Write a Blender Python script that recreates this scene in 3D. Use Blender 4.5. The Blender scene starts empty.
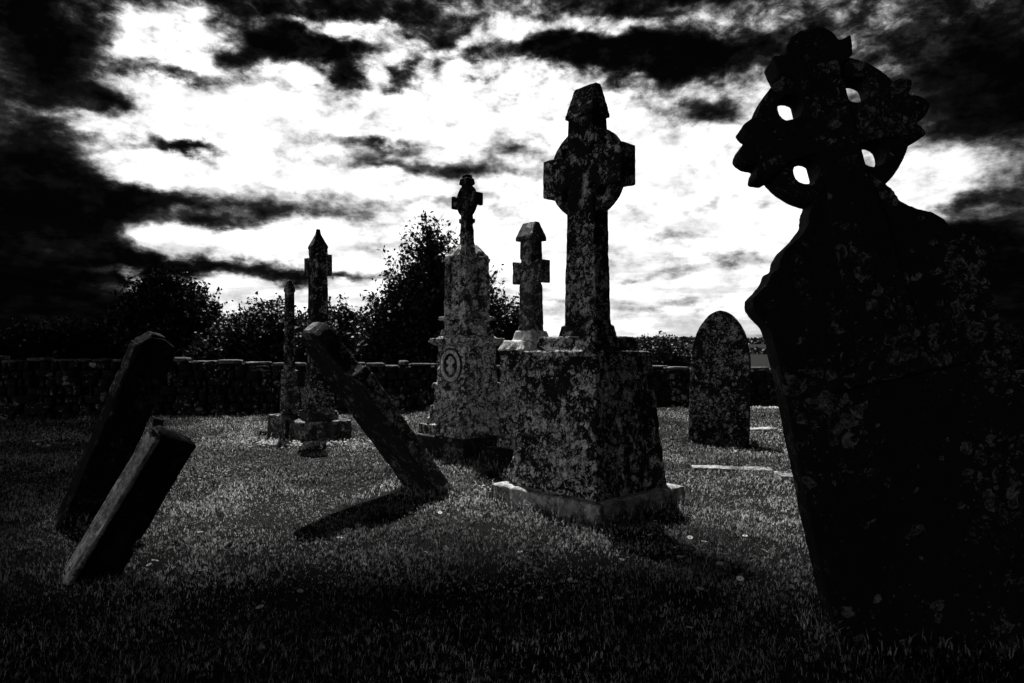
import bpy, bmesh, math, random
import numpy as np
from mathutils import Vector, Matrix, noise

random.seed(7); rng = np.random.default_rng(7)
S = bpy.context.scene
COL = S.collection
R = math.radians
F, CX, HY, EYE = 683.0, 512.0, 350.0, 1.5          # focal length in px, centre, horizon row, eye height

def at(px, py, Y):
    return Vector(((px-CX)/F*Y, Y, EYE+(HY-py)/F*Y))
def gx(px, Y): return (px-CX)/F*Y

# ------------------------------------------------------------------ scene settings
S.render.engine = 'CYCLES'
S.view_settings.view_transform = 'Standard'
S.view_settings.look = 'None'
S.view_settings.gamma = 1.0
S.view_settings.exposure = 0.75
S.view_settings.use_curve_mapping = False
S.cycles.max_bounces = 5
S.cycles.use_denoising = True; S.cycles.denoising_input_passes = 'RGB_ALBEDO_NORMAL'; S.cycles.denoising_prefilter = 'ACCURATE'

cam = bpy.data.cameras.new('camera'); co = bpy.data.objects.new('camera', cam); COL.objects.link(co)
co.location = (0, 0, EYE); co.rotation_euler = (R(90), 0, 0)
cam.sensor_width = 36; cam.lens = 36*F/1024; cam.shift_y = 8.5/1024
cam.clip_start = 0.05; cam.clip_end = 9000
S.camera = co

SUN_AZ, SUN_EL = -13.0, 60.0                       # degrees right of the view direction, above the horizon
sd = Vector((math.sin(R(SUN_AZ))*math.cos(R(SUN_EL)), math.cos(R(SUN_AZ))*math.cos(R(SUN_EL)), math.sin(R(SUN_EL))))
sl = bpy.data.lights.new('sun', 'SUN'); so = bpy.data.objects.new('sun', sl); COL.objects.link(so)
sl.energy = 5.0; sl.angle = R(0.5); sl.color = (1.0, 0.99, 0.975)
so.rotation_euler = sd.to_track_quat('Z', 'Y').to_euler(); so.location = (-20, 60, 110)

# ------------------------------------------------------------------ node helper
class NG:
    def __init__(s, tree): s.t = tree; s.n = tree.nodes; s.l = tree.links
    def new(s, typ, **kw):
        n = s.n.new(typ)
        for k, v in kw.items(): setattr(n, k, v)
        return n
    def put(s, sock, v):
        if isinstance(v, (int, float)): sock.default_value = v
        elif isinstance(v, (tuple, list)): sock.default_value = v
        else: s.l.new(v, sock)
    def m(s, op, a, b=None, c=None, clamp=False):
        n = s.new('ShaderNodeMath', operation=op); n.use_clamp = clamp
        s.put(n.inputs[0], a)
        if b is not None: s.put(n.inputs[1], b)
        if c is not None: s.put(n.inputs[2], c)
        return n.outputs[0]
    def v(s, op, a, b=None):
        n = s.new('ShaderNodeVectorMath', operation=op)
        s.put(n.inputs[0], a)
        if b is not None: s.put(n.inputs[1], b)
        return n.outputs[0]
    def noise(s, vec, scale, detail=6, rough=0.55, dist=0.0, out=0):
        n = s.new('ShaderNodeTexNoise'); s.put(n.inputs['Vector'], vec)
        n.inputs['Scale'].default_value = scale; n.inputs['Detail'].default_value = detail
        n.inputs['Roughness'].default_value = rough; n.inputs['Distortion'].default_value = dist
        return n.outputs[out]
    def vor(s, vec, scale, feature='F1', rnd=1.0):
        n = s.new('ShaderNodeTexVoronoi', feature=feature); s.put(n.inputs['Vector'], vec)
        n.inputs['Scale'].default_value = scale; n.inputs['Randomness'].default_value = rnd
        return n
    def ramp(s, fac, stops, interp='LINEAR'):
        n = s.new('ShaderNodeValToRGB'); n.color_ramp.interpolation = interp
        e = n.color_ramp.elements
        while len(e) < len(stops): e.new(0.5)
        for el, (p, c) in zip(e, stops): el.position = p; el.color = (c, c, c, 1)
        s.put(n.inputs[0], fac); return n.outputs[0]
    def mapr(s, val, a, b, c=0.0, d=1.0, smooth=True):
        n = s.new('ShaderNodeMapRange'); n.interpolation_type = 'SMOOTHSTEP' if smooth else 'LINEAR'
        s.put(n.inputs[0], val); n.inputs[1].default_value = a; n.inputs[2].default_value = b
        n.inputs[3].default_value = c; n.inputs[4].default_value = d
        return n.outputs[0]
    def mix(s, f, a, b):           # scalars
        n = s.new('ShaderNodeMix', data_type='FLOAT'); s.put(n.inputs[0], f); s.put(n.inputs[2], a); s.put(n.inputs[3], b)
        return n.outputs[0]
    def comb(s, x, y, z):
        n = s.new('ShaderNodeCombineXYZ'); s.put(n.inputs[0], x); s.put(n.inputs[1], y); s.put(n.inputs[2], z); return n.outputs[0]

# ------------------------------------------------------------------ sky
W = bpy.data.worlds.new('World'); S.world = W; W.use_nodes = True
W.node_tree.nodes.clear(); g = NG(W.node_tree)
tc = g.new('ShaderNodeTexCoord'); d = tc.outputs['Generated']
sep = g.new('ShaderNodeSeparateXYZ'); g.put(sep.inputs[0], d)
dx, dy, dz = sep.outputs
az = g.m('MULTIPLY', g.m('ARCTAN2', dx, dy), F)
el = g.m('MULTIPLY', g.m('ARCSINE', dz), F)
zc = g.m('ADD', g.m('MAXIMUM', dz, 0.0), 0.16)
pl = g.comb(g.m('DIVIDE', dx, zc), g.m('DIVIDE', dy, zc), 0.0)       # position on a flat cloud layer
ang = g.comb(g.m('DIVIDE', az, 100.0), g.m('DIVIDE', el, 62.0), 0.0)
w1 = g.new('ShaderNodeTexNoise'); g.put(w1.inputs['Vector'], ang); w1.inputs['Scale'].default_value = 1.6; w1.inputs['Detail'].default_value = 7; w1.inputs['Roughness'].default_value = .6
ws = g.new('ShaderNodeSeparateXYZ'); g.put(ws.inputs[0], w1.outputs['Color'])
A = g.m('ADD', az, g.m('MULTIPLY', g.m('SUBTRACT', ws.outputs[0], .5), 80))
E = g.m('ADD', el, g.m('MULTIPLY', g.m('SUBTRACT', ws.outputs[1], .5), 50))
def sky_at(px, py):
    a = math.atan((px-CX)/F); return a*F, math.atan((HY-py)/F*math.cos(a))*F
blobs = [  # px, py, sx, sy, weight : where the banks of cloud and the bright breaks stand
    (460, 118, 230, 34, 1.5), (560, 190, 210, 50, 1.3), (330, 190, 130, 40, 1.2), (520, 270, 220, 60, 1.3), (300, 240, 80, 16, 1.0), (690, 270, 120, 60, 1.2),
    (700, 160, 90, 30, 1.0), (250, 120, 80, 26, 1.0), (230, 300, 50, 14, 1.1), (300, 312, 120, 22, 1.0), (200, 160, 60, 12, .8), (230, 178, 80, 14, .9),
    (178, 42, 42, 26, 1.0), (215, 60, 34, 12, .7), (140, 35, 22, 14, .5), (320, 23, 42, 8, 1.15), (395, 34, 30, 9, 1.0), (370, 68, 22, 8, .7), (452, 52, 44, 9, 1.0), (470, 30, 30, 8, .35), (420, 8, 40, 6, .5), (505, 66, 26, 8, .9),
    (445, 80, 50, 9, .9), (525, 28, 34, 16, .75), (620, 24, 34, 11, .6), (575, 22, 24, 8, .4), (735, 38, 30, 18, .55), (690, 22, 30, 9, .3), (655, 86, 34, 11, .85), (620, 105, 26, 9, .9), (690, 105, 26, 7, .4),
    (90, 124, 44, 7, .75), (120, 92, 26, 7, .5), (140, 130, 40, 10, .7), (140, 173, 26, 7, .8), (155, 232, 26, 8, .9), (205, 245, 50, 10, .9), (130, 272, 50, 4, .55), (190, 274, 30, 4, .8), (240, 285, 50, 8, .8), (70, 220, 30, 5, .25), (90, 285, 60, 5, .25),
    (945, 165, 44, 14, .8), (965, 192, 40, 7, .45), (905, 207, 28, 7, .9), (915, 180, 24, 14, .5), (885, 72, 18, 6, .3), (860, 28, 50, 12, .1), (990, 212, 30, 4, .3), (960, 268, 40, 5, .2),
    # dark banks
    (300, 47, 44, 11, -1.5), (352, 78, 15, 12, -1.5), (180, 75, 44, 6, -1.0), (245, 60, 26, 10, -1.1), (275, 8, 44, 7, -.9), (432, 38, 26, 7, -1.1), (380, 10, 50, 6, -.6), (405, 75, 9, 8, -1.1), (475, 57, 16, 6, -.9), (430, 66, 12, 7, -.8), (395, 88, 8, 4, -.8),
    (620, 50, 70, 10, -1.4), (700, 62, 54, 16, -1.5), (550, 48, 40, 7, -1.0), (715, 112, 40, 9, -1.0), (680, 103, 30, 6, -.5), (640, 8, 80, 5, -.5), (610, 85, 16, 5, -.7), (485, 78, 12, 4, -.7),
    (50, 190, 46, 30, -.9), (30, 250, 80, 60, -.9), (108, 105, 22, 10, -1.0), (120, 256, 70, 8, -1.1), (80, 200, 40, 14, -.8), (60, 320, 90, 24, -.8), (50, 50, 50, 50, -.8), (150, 195, 34, 7, -.7),
    (182, 147, 34, 4.5, -1.35), (208, 217, 46, 7, -.95), (180, 192, 60, 7, -.8), (275, 213, 60, 8, -.62), (258, 272, 90, 6, -.85), (340, 276, 60, 6, -.62), (330, 203, 80, 12, -.45), (215, 262, 40, 6, -.7), (122, 276, 8, 2.5, -.9),
    (375, 147, 40, 5, -.85), (400, 163, 46, 6, -.8), (518, 150, 26, 9, -.85), (470, 172, 60, 6, -.6), (450, 196, 36, 4, -.35), (318, 95, 16, 3, -.5), (360, 105, 10, 4, -.4),
    (970, 250, 60, 26, -.9), (990, 100, 70, 50, -.6), (1010, 300, 60, 50, -.9), (700, 205, 60, 5, -.3), (740, 262, 40, 6, -.4), (650, 240, 60, 5, -.3), (690, 306, 60, 5, -.35), (665, 275, 40, 4, -.35), (560, 300, 60, 4, -.3)]
AE = g.comb(A, E, 0.0)
def sums(sel):
    acc = None
    for (px, py, sx, sy, w) in sel:
        a0, e0 = sky_at(px, py); c = math.cos(math.atan((px-CX)/F)); sx *= c*c*1.25; sy *= c*1.25
        n = g.new('ShaderNodeVectorMath', operation='MULTIPLY_ADD'); g.put(n.inputs[0], AE); n.inputs[1].default_value = (1/sx, 1/sy, 0); n.inputs[2].default_value = (-a0/sx, -e0/sy, 0)
        dd = g.new('ShaderNodeVectorMath', operation='DOT_PRODUCT'); g.put(dd.inputs[0], n.outputs[0]); g.put(dd.inputs[1], n.outputs[0])
        ex = g.m('POWER', 1/math.e, dd.outputs['Value'])
        acc = g.m('MULTIPLY', ex, abs(w)) if acc is None else g.m('MULTIPLY_ADD', ex, abs(w), acc)
    return acc
fpos = g.m('MINIMUM', sums([b_ for b_ in blobs if b_[4] > 0]), 1.0)
fneg = g.m('MINIMUM', sums([b_ for b_ in blobs if b_[4] < 0]), 1.7)
f = g.m('SUBTRACT', g.m('MAXIMUM', g.m('SUBTRACT', fpos, fneg), -.45), .12)
n1 = g.noise(pl, 2.2, 9, .62, .3); n2 = g.noise(ang, 2.6, 9, .62); n3 = g.noise(ang, 9.0, 6, .6)
det = g.m('ADD', g.m('MULTIPLY', g.m('SUBTRACT', n1, .5), 1.2), g.m('MULTIPLY', g.m('SUBTRACT', n2, .5), 1.5))
det = g.m('ADD', det, g.m('MULTIPLY', g.m('SUBTRACT', n3, .5), .55))
n4 = g.noise(ang, 4.2, 9, .62, .5)                  # broken puffs in the upper sky
det = g.m('ADD', det, g.m('MULTIPLY', g.m('MULTIPLY', g.m('SUBTRACT', n4, .51), 1.7), g.mapr(el, 185, 275)))
# beyond the part of the sky seen in the picture: heavy cloud, with a bright patch added low on the left behind the viewer to light the left faces
rear = g.m('EXPONENT', g.m('MULTIPLY', g.m('ADD', g.m('POWER', g.m('ABSOLUTE', g.m('DIVIDE', g.m('ADD', az, 1600.), 300.)), 2),
                                           g.m('POWER', g.m('ABSOLUTE', g.m('DIVIDE', g.m('SUBTRACT', el, 130.), 120.)), 2)), -1.0))
f = g.m('ADD', g.m('ADD', f, det), g.m('SUBTRACT', g.m('MULTIPLY', rear, 1.3), g.m('MULTIPLY', g.mapr(el, 300, 480), .5)))
fn = g.m('MULTIPLY_ADD', f, 1/3.0, 1.2/3.0)        # -1.2 .. 1.8  ->  0 .. 1
# stops in v = f
st = [(-.6, .0008), (-.25, .004), (-.02, .016), (.15, .065), (.32, .19), (.5, .44), (.68, .70), (.92, .90), (1.2, 1.08)]
cl = g.ramp(fn, [((v+1.2)/3.0, c/1.25) for v, c in st])
sky = g.new('ShaderNodeTexSky', sky_type='NISHITA'); sky.sun_disc = False
sky.sun_elevation = R(SUN_EL); sky.sun_rotation = R(SUN_AZ); sky.air_density = 1.0; sky.dust_density = 2.0
bw = g.new('ShaderNodeRGBToBW'); g.put(bw.inputs[0], sky.outputs[0])
lum = g.m('ADD', g.m('MULTIPLY', bw.outputs[0], .55), 5.0)
veil = g.mapr(g.noise(g.comb(g.m('DIVIDE', az, 150.0), g.m('DIVIDE', el, 26.0), 3.0), 1.5, 8, .6), .35, .66, .62, 1.12)
veil = g.mix(g.mapr(el, 60, 190), veil, g.mapr(n2, .3, .6, .86, 1.1))
rad = g.m('MULTIPLY', g.m('MULTIPLY', g.m('MULTIPLY', cl, veil), lum), g.m('MULTIPLY_ADD', rear, 2.1, 1.28))
bg = g.new('ShaderNodeBackground'); g.put(bg.inputs[0], rad); bg.inputs[1].default_value = 0.10
out = g.new('ShaderNodeOutputWorld'); g.l.new(bg.outputs[0], out.inputs[0])
W.cycles.sampling_method = 'MANUAL'; W.cycles.sample_map_resolution = 512

# ------------------------------------------------------------------ materials
def mat(name):
    m = bpy.data.materials.new(name); m.use_nodes = True; m.node_tree.nodes.clear()
    h = NG(m.node_tree); b = h.new('ShaderNodeBsdfPrincipled'); o = h.new('ShaderNodeOutputMaterial')
    h.l.new(b.outputs[0], o.inputs[0]); return m, h, b, o

def stone(name, dark=.02, light=.09, lichen=.45, amt=.5, scale=7.0, streak=.4, fine=1.0, ringy=.3):
    m, h, b, o = mat(name)
    t = h.new('ShaderNodeTexCoord'); P0 = t.outputs['Object']
    oi = h.new('ShaderNodeObjectInfo')
    off = h.new('ShaderNodeVectorMath', operation='SCALE'); h.put(off.inputs[0], (13.1, 7.7, 5.3)); h.l.new(oi.outputs['Random'], off.inputs['Scale'])
    P = h.v('ADD', P0, off.outputs[0])
    wn = h.noise(P, 6, 4, .6, out=1)
    wv = h.new('ShaderNodeVectorMath', operation='SCALE'); h.put(wv.inputs[0], h.v('SUBTRACT', wn, (.5, .5, .5))); wv.inputs['Scale'].default_value = .17
    Q = h.v('ADD', P, wv.outputs[0])
    a = h.noise(P, 2.3, 9, .65); c = h.noise(P, 17, 8, .7); e = h.noise(P, 70, 4, .7)
    base = h.mapr(h.m('ADD', h.m('MULTIPLY', a, .6), h.m('MULTIPLY', c, .4)), .36, .68, dark, light)
    # vertical weather streaks
    mp = h.v('MULTIPLY', P, (9, 9, .9)); sn = h.noise(mp, 1.3, 6, .65)
    base = h.mix(h.m('MULTIPLY', h.mapr(sn, .5, .72), streak), base, light*2.6)
    # crusts of pale lichen: round spots that crowd together in patches
    mask = h.noise(P, 1.7, 5, .6)
    def spots(sc, r0, r1, th0, th1):
        v = h.vor(Q, sc); dist, colr = v.outputs['Distance'], v.outputs['Color']
        cs = h.new('ShaderNodeSeparateXYZ'); h.put(cs.inputs[0], colr)
        rad = h.m('MULTIPLY', h.mapr(h.m('ADD', mask, h.m('MULTIPLY', h.m('SUBTRACT', cs.outputs[0], .5), .32)), th0, th1), r1)
        edge = h.m('SUBTRACT', rad, h.m('ADD', dist, h.m('MULTIPLY', h.m('SUBTRACT', c, .5), .35)))
        fill = h.mapr(edge, 0, .06)
        rim = h.m('MULTIPLY', fill, h.mapr(edge, .05, .16, 1, 0))
        val = h.m('MULTIPLY_ADD', cs.outputs[1], .75, .35)
        core = h.mix(ringy, fill, rim)
        return h.m('MULTIPLY', h.m('MULTIPLY', core, val), h.mapr(e, .3, .6, .45, 1.0)), edge
    s1, e1 = spots(scale*2.2, .1, .62, .56-.22*amt, .80-.22*amt)
    s2, e2 = spots(scale*5.5, .1, .6, .58-.26*amt, .82-.2*amt)
    # powdery and scabby crusts
    pw = h.m('MULTIPLY', h.mapr(h.noise(Q, 7, 12, .80), .59-.12*amt, .65-.10*amt), .85*fine)
    sc = h.m('MULTIPLY', h.mapr(h.noise(h.v('MULTIPLY', Q, (1.5, 1.5, .7)), 15, 10, .74), .55, .61), h.mapr(mask, .62-.25*amt, .75-.2*amt, 0, .9))
    li = h.m('MAXIMUM', h.m('MAXIMUM', s1, h.m('MULTIPLY', s2, .9)), h.m('MAXIMUM', pw, sc))
    li = h.m('MULTIPLY', li, h.mapr(h.noise(Q, 38, 6, .75), .36, .56, .25, 1.0))
    li2 = h.m('MULTIPLY', h.mapr(li, .16, .42), h.mapr(h.noise(Q, 26, 8, .78), .38, .60, .12, 1.15))
    colr = h.mix(h.m('MINIMUM', li2, 1.0), base, lichen)
    colr = h.m('MULTIPLY', colr, h.mapr(c, .25, .75, .6, 1.3))
    h.l.new(colr, b.inputs['Base Color']); b.inputs['Roughness'].default_value = .88; b.inputs['Specular IOR Level'].default_value = .25
    hgt = h.m('ADD', h.m('ADD', h.m('MULTIPLY', c, .6), h.m('MULTIPLY', e, .35)), h.m('MULTIPLY', li, .35))
    bp = h.new('ShaderNodeBump'); bp.inputs['Strength'].default_value = .8; bp.inputs['Distance'].default_value = .03
    h.l.new(hgt, bp.inputs['Height']); h.l.new(bp.outputs[0], b.inputs['Normal'])
    return m

M_cross = stone('lichened_limestone', .0025, .010, .62, .52, 8, .25)
M_plinth = stone('lichened_plinth_stone', .0025, .012, .88, .66, 8, .5)
M_slabpale = stone('pale_slab_stone', .04, .45, .65, .7, 9, .6)
M_dark = stone('dark_weathered_stone', .003, .012, .28, .3, 6, .2)
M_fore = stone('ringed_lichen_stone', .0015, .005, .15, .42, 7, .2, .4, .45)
M_mon = stone('monument_stone', .003, .05, .9, .84, 6, .9)
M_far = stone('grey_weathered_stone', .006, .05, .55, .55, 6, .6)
M_post = stone('dark_grained_stone', .002, .010, .12, .25, 8, .3)
M_edge = stone('pale_painted_sun_stone', .08, .85, .9, .7, 9, .5)  # near-white: sunlight painted on post edge and slab tip; also wreath, cap
M_ledger = stone('pale_ledger_stone', .06, .5, .6, .5, 8, .1)
M_wall = stone('rubble_wall_stone', .002, .010, .42, .26, 3, .2)
M_coping = stone('coping_stone', .02, .14, .4, .5, 5, .2)

def plain(name, lo, hi, sc, rough=.9, trans=0.0, spec=.3):
    m, h, b, o = mat(name)
    t = h.new('ShaderNodeTexCoord')
    n = h.noise(t.outputs['Object'], sc, 6, .65); v = h.mapr(n, .3, .7, lo, hi)
    h.l.new(v, b.inputs['Base Color']); b.inputs['Roughness'].default_value = rough; b.inputs['Specular IOR Level'].default_value = spec
    if trans:
        tr = h.new('ShaderNodeBsdfTranslucent'); h.l.new(v, tr.inputs[0]); mx = h.new('ShaderNodeMixShader'); mx.inputs[0].default_value = trans
        h.l.new(b.outputs[0], mx.inputs[1]); h.l.new(tr.outputs[0], mx.inputs[2]); h.l.new(mx.outputs[0], o.inputs[0])
    return m
M_bark = plain('bark', .02, .06, 12)
M_leaf = plain('leaves', .004, .022, 6.0, .55, .15, .3)
M_blocker = plain('blocker_pale', .7, .8, .02)
M_petal = plain('daisy_petal', .75, .85, 9, .7, .2)
M_core = plain('daisy_heart', .3, .4, 9)
M_gravel = plain('gravel_chips', .12, .7, 30)

def ground_mat():
    m, h, b, o = mat('turf')
    t = h.new('ShaderNodeTexCoord'); P = t.outputs['Object']
    a = h.noise(P, .7, 8, .65); c = h.noise(P, 9, 8, .7); e = h.noise(P, 45, 4, .7)
    v = h.m('MULTIPLY', h.mapr(h.m('ADD', h.m('MULTIPLY', a, .5), h.m('MULTIPLY', c, .5)), .33, .68, .002, .014), h.mapr(e, .3, .7, .5, 1.4))
    h.l.new(v, b.inputs['Base Color']); b.inputs['Roughness'].default_value = 1; b.inputs['Specular IOR Level'].default_value = .1
    bp = h.new('ShaderNodeBump'); bp.inputs['Strength'].default_value = .7; bp.inputs['Distance'].default_value = .04
    h.l.new(h.m('ADD', c, e), bp.inputs['Height']); h.l.new(bp.outputs[0], b.inputs['Normal']); return m
M_turf = ground_mat()
def blade_mat():
    m, h, b, o = mat('grass_blade')
    t = h.new('ShaderNodeTexCoord'); P = t.outputs['Object']
    n = h.noise(P, .55, 6, .6); k = h.noise(P, 28, 2, .5)
    v = h.m('MULTIPLY', h.mapr(n, .34, .66, .06, .30), h.mapr(k, .45, .60, .03, 2.6))
    h.l.new(v, b.inputs['Base Color']); b.inputs['Roughness'].default_value = .42; b.inputs['Specular IOR Level'].default_value = .45
    tr = h.new('ShaderNodeBsdfTranslucent'); h.l.new(v, tr.inputs[0]); mx = h.new('ShaderNodeMixShader'); mx.inputs[0].default_value = .35
    h.l.new(b.outputs[0], mx.inputs[1]); h.l.new(tr.outputs[0], mx.inputs[2]); h.l.new(mx.outputs[0], o.inputs[0]); return m
M_blade = blade_mat()

_b = bmesh.new(); bmesh.ops.create_icosphere(_b, subdivisions=2, radius=1); _b.verts.ensure_lookup_table()
ICO_V = [v.co.copy() for v in _b.verts]; ICO_F = [[v.index for v in f_.verts] for f_ in _b.faces]; _b.free()
class Lumps:
    def __init__(s): s.v = []; s.f = []
    def add(s, pts):
        b_ = len(s.v); s.v += pts; s.f += [[i+b_ for i in q] for q in ICO_F]
    def mesh(s, name):
        me = bpy.data.meshes.new(name); me.from_pydata(s.v, [], s.f); me.polygons.foreach_set('use_smooth', [True]*len(s.f)); return me
# ------------------------------------------------------------------ object helpers
def mesh_obj(name, me, m, parent=None):
    o = bpy.data.objects.new(name, me); COL.objects.link(o)
    me.materials.clear(); me.materials.append(m)
    if parent: o.parent = parent
    return o
def tag(o, label=None, cat=None, group=None, kind=None):
    if label: o['label'] = label
    if cat: o['category'] = cat
    if group: o['group'] = group
    if kind: o['kind'] = kind
    return o
def thing(name, label, cat, loc, rot=None, group=None):
    o = bpy.data.objects.new(name, None); COL.objects.link(o); o.empty_display_size = .2
    mtx = Matrix.Translation(loc)
    if isinstance(rot, Matrix): mtx = mtx @ rot.to_4x4()
    elif rot is not None: mtx = mtx @ Matrix.Rotation(rot, 4, 'Z')
    o.matrix_world = mtx
    return tag(o, label, cat, group)
def frame(front, up):
    """axes of a stone: front = the way its face looks, up = its long axis"""
    z = Vector(up).normalized(); f_ = Vector(front); f_ = (f_ - z*f_.dot(z)).normalized()
    y = -f_; x = y.cross(z)
    return Matrix((x, y, z)).transposed()

def smooth(pts, n=6, closed=False):
    """Catmull-Rom through pts"""
    out = []; k = len(pts)
    for i in range(k if closed else k-1):
        p0, p1, p2, p3 = (Vector(pts[j % k]) if closed else Vector(pts[min(max(j, 0), k-1)]) for j in (i-1, i, i+1, i+2))
        for s in range(n):
            t = s/n
            out.append(tuple(.5*((2*p1)+(p2-p0)*t+(2*p0-5*p1+4*p2-p3)*t*t+(3*p1-p0-3*p2+p3)*t**3)))
    if not closed: out.append(tuple(pts[-1]))
    return out
def prism(outer, thick, holes=(), y0=0.0):
    """(x, z) outline extruded along y, with holes"""
    cu = bpy.data.curves.new('c', 'CURVE'); cu.dimensions = '2D'; cu.fill_mode = 'BOTH'; cu.extrude = thick/2
    for loop in [outer]+list(holes):
        sp = cu.splines.new('POLY'); sp.points.add(len(loop)-1); sp.use_cyclic_u = True
        for p, q in zip(sp.points, loop): p.co = (q[0], q[1], 0, 1)
    o = bpy.data.objects.new('c', cu); COL.objects.link(o)
    dg = bpy.context.evaluated_depsgraph_get(); me = bpy.data.meshes.new_from_object(o.evaluated_get(dg))
    bpy.data.objects.remove(o); bpy.data.curves.remove(cu)
    bm = bmesh.new(); bm.from_mesh(me); bpy.data.meshes.remove(me)
    bmesh.ops.remove_doubles(bm, verts=bm.verts, dist=1e-5)
    for v in bm.verts: v.co = Vector((v.co.x, y0+v.co.z, v.co.y))
    bmesh.ops.recalc_face_normals(bm, faces=bm.faces)
    return bm
def frustum(bm, w0, d0, w1, d1, z0, z1, ox=0, oy=0):
    vs = [bm.verts.new((ox+sx*w/2, oy+sy*dd/2, z)) for (w, dd, z) in ((w0, d0, z0), (w1, d1, z1)) for sx, sy in ((-1, -1), (1, -1), (1, 1), (-1, 1))]
    for q in ((3, 2, 1, 0), (4, 5, 6, 7), (0, 1, 5, 4), (1, 2, 6, 5), (2, 3, 7, 6), (3, 0, 4, 7)): bm.faces.new([vs[i] for i in q])
    return vs
def fr(*a, **k):
    bm = bmesh.new(); frustum(bm, *a, **k); return bm
def weather(name, bm, m, parent=None, voxel=.014, amp=.012, chip=.03, seed=0.0, sc=1.0):
    """worn stone: remesh the shape finely, then wear and chip its surface"""
    me = bpy.data.meshes.new(name); bm.to_mesh(me); bm.free()
    o = bpy.data.objects.new('t', me); COL.objects.link(o)
    md = o.modifiers.new('r', 'REMESH'); md.mode = 'VOXEL'; md.voxel_size = voxel; md.use_smooth_shade = True
    dg = bpy.context.evaluated_depsgraph_get(); me2 = bpy.data.meshes.new_from_object(o.evaluated_get(dg))
    bpy.data.objects.remove(o); bpy.data.meshes.remove(me); me2.name = name
    sh = Vector((seed*3.7+1.3, seed*1.9, seed*5.1))
    N = noise.noise; vs = me2.vertices
    nrm = [v.normal.copy() for v in vs]
    for v, n in zip(vs, nrm):
        p = v.co*sc + sh
        dsp = N(p*4)*.6 + N(p*11)*.35 + N(p*27)*.25
        ch = N(p*6.5+Vector((9, 9, 9)))
        v.co += n*(dsp*amp - max(0, ch-.30)*chip)
    me2.polygons.foreach_set('use_smooth', [True]*len(me2.polygons))
    return mesh_obj(name, me2, m, parent)
def circle(cx, cz, r, n=24, rx=None):
    return [(cx+(rx or r)*math.cos(2*math.pi*i/n), cz+r*math.sin(2*math.pi*i/n)) for i in range(n)]
def add(bm, other):
    me = bpy.data.meshes.new('x'); other.to_mesh(me); other.free(); bm.from_mesh(me); bpy.data.meshes.remove(me); return bm
def cross_outline(w, arm, h_arm, zc, z0, z1, w0, notch):
    """half outline mirrored: shaft w0 wide at z0, w at zc, arms of half-span arm and height h_arm, hollowed armpits"""
    hw, ha = w/2, h_arm/2
    def arc(cx, cz, a0, a1, n=8): return [(cx+notch*math.cos(a0+(a1-a0)*i/n), cz+notch*math.sin(a0+(a1-a0)*i/n)) for i in range(n+1)]
    P = math.pi
    r = [(w0/2, z0), (hw, zc-ha-notch*.9)]
    r += arc(hw+notch*.15, zc-ha-notch*.15, -P/2, -P*1.98, 9)[1:9] if False else []
    r += [(hw-notch*.55, zc-ha-notch*.45), (hw-notch*.6, zc-ha+notch*.25), (hw-notch*.2, zc-ha+notch*.62), (hw+notch*.45, zc-ha+notch*.5), (hw+notch*.9, zc-ha)]
    r += [(arm, zc-ha-.012), (arm, zc+ha+.012)]
    r += [(hw+notch*.9, zc+ha), (hw+notch*.45, zc+ha-notch*.5), (hw-notch*.2, zc+ha-notch*.62), (hw-notch*.6, zc+ha-notch*.25), (hw-notch*.55, zc+ha+notch*.45), (hw, zc+ha+notch*.9)]
    r += [(hw*.92, z1)]
    return r + [(-x, z) for x, z in reversed(r)]
def gable(bm, w, dpt, z0, z1, z2, over=.0, ridge_w=None, flat=.05):
    """saddle-roofed cap: eaves band z0..z1, ridge along x at z2"""
    frustum(bm, w, dpt, w, dpt, z0, z1)
    rw = ridge_w or w*.86
    frustum(bm, w, dpt, rw, flat, z1-.001, z2)
    return bm

YAW = R(-45)
# ------------------------------------------------------------------ ground
def hgt(x, y):
    h = .035*noise.noise(Vector((x*.35, y*.35, 3.1))) + .015*noise.noise(Vector((x*1.1, y*1.1, 8.2)))
    r_ = math.hypot(x, y)
    t = min(1, max(0, (y-24)/230)); t = t*t*(3-2*t)
    return h + t*(3.6 + 1.2*noise.noise(Vector((x*.006, y*.006, 1.7))) + .8*noise.noise(Vector((x*.02, y*.004, 5.))))
def axis(lo, hi, fine_lo, fine_hi, step, far):
    a = list(np.arange(fine_lo, fine_hi+1e-6, step)); s = step; v = fine_hi
    while v < hi: s *= far; v += s; a.append(v)
    s = step; v = fine_lo
    while v > lo: s *= far; v -= s; a.insert(0, v)
    return a
xs = axis(-4000, 4000, -16, 16, .25, 1.22); ys = axis(-400, 5000, 0, 22, .25, 1.2)
vts = [(x, y, hgt(x, y)) for y in ys for x in xs]; nx = len(xs)
fcs = [(j*nx+i, j*nx+i+1, (j+1)*nx+i+1, (j+1)*nx+i) for j in range(len(ys)-1) for i in range(nx-1)]
me = bpy.data.meshes.new('ground'); me.from_pydata(vts, [], fcs); me.polygons.foreach_set('use_smooth', [True]*len(fcs))
tag(mesh_obj('ground', me, M_turf), kind='structure')

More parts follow.
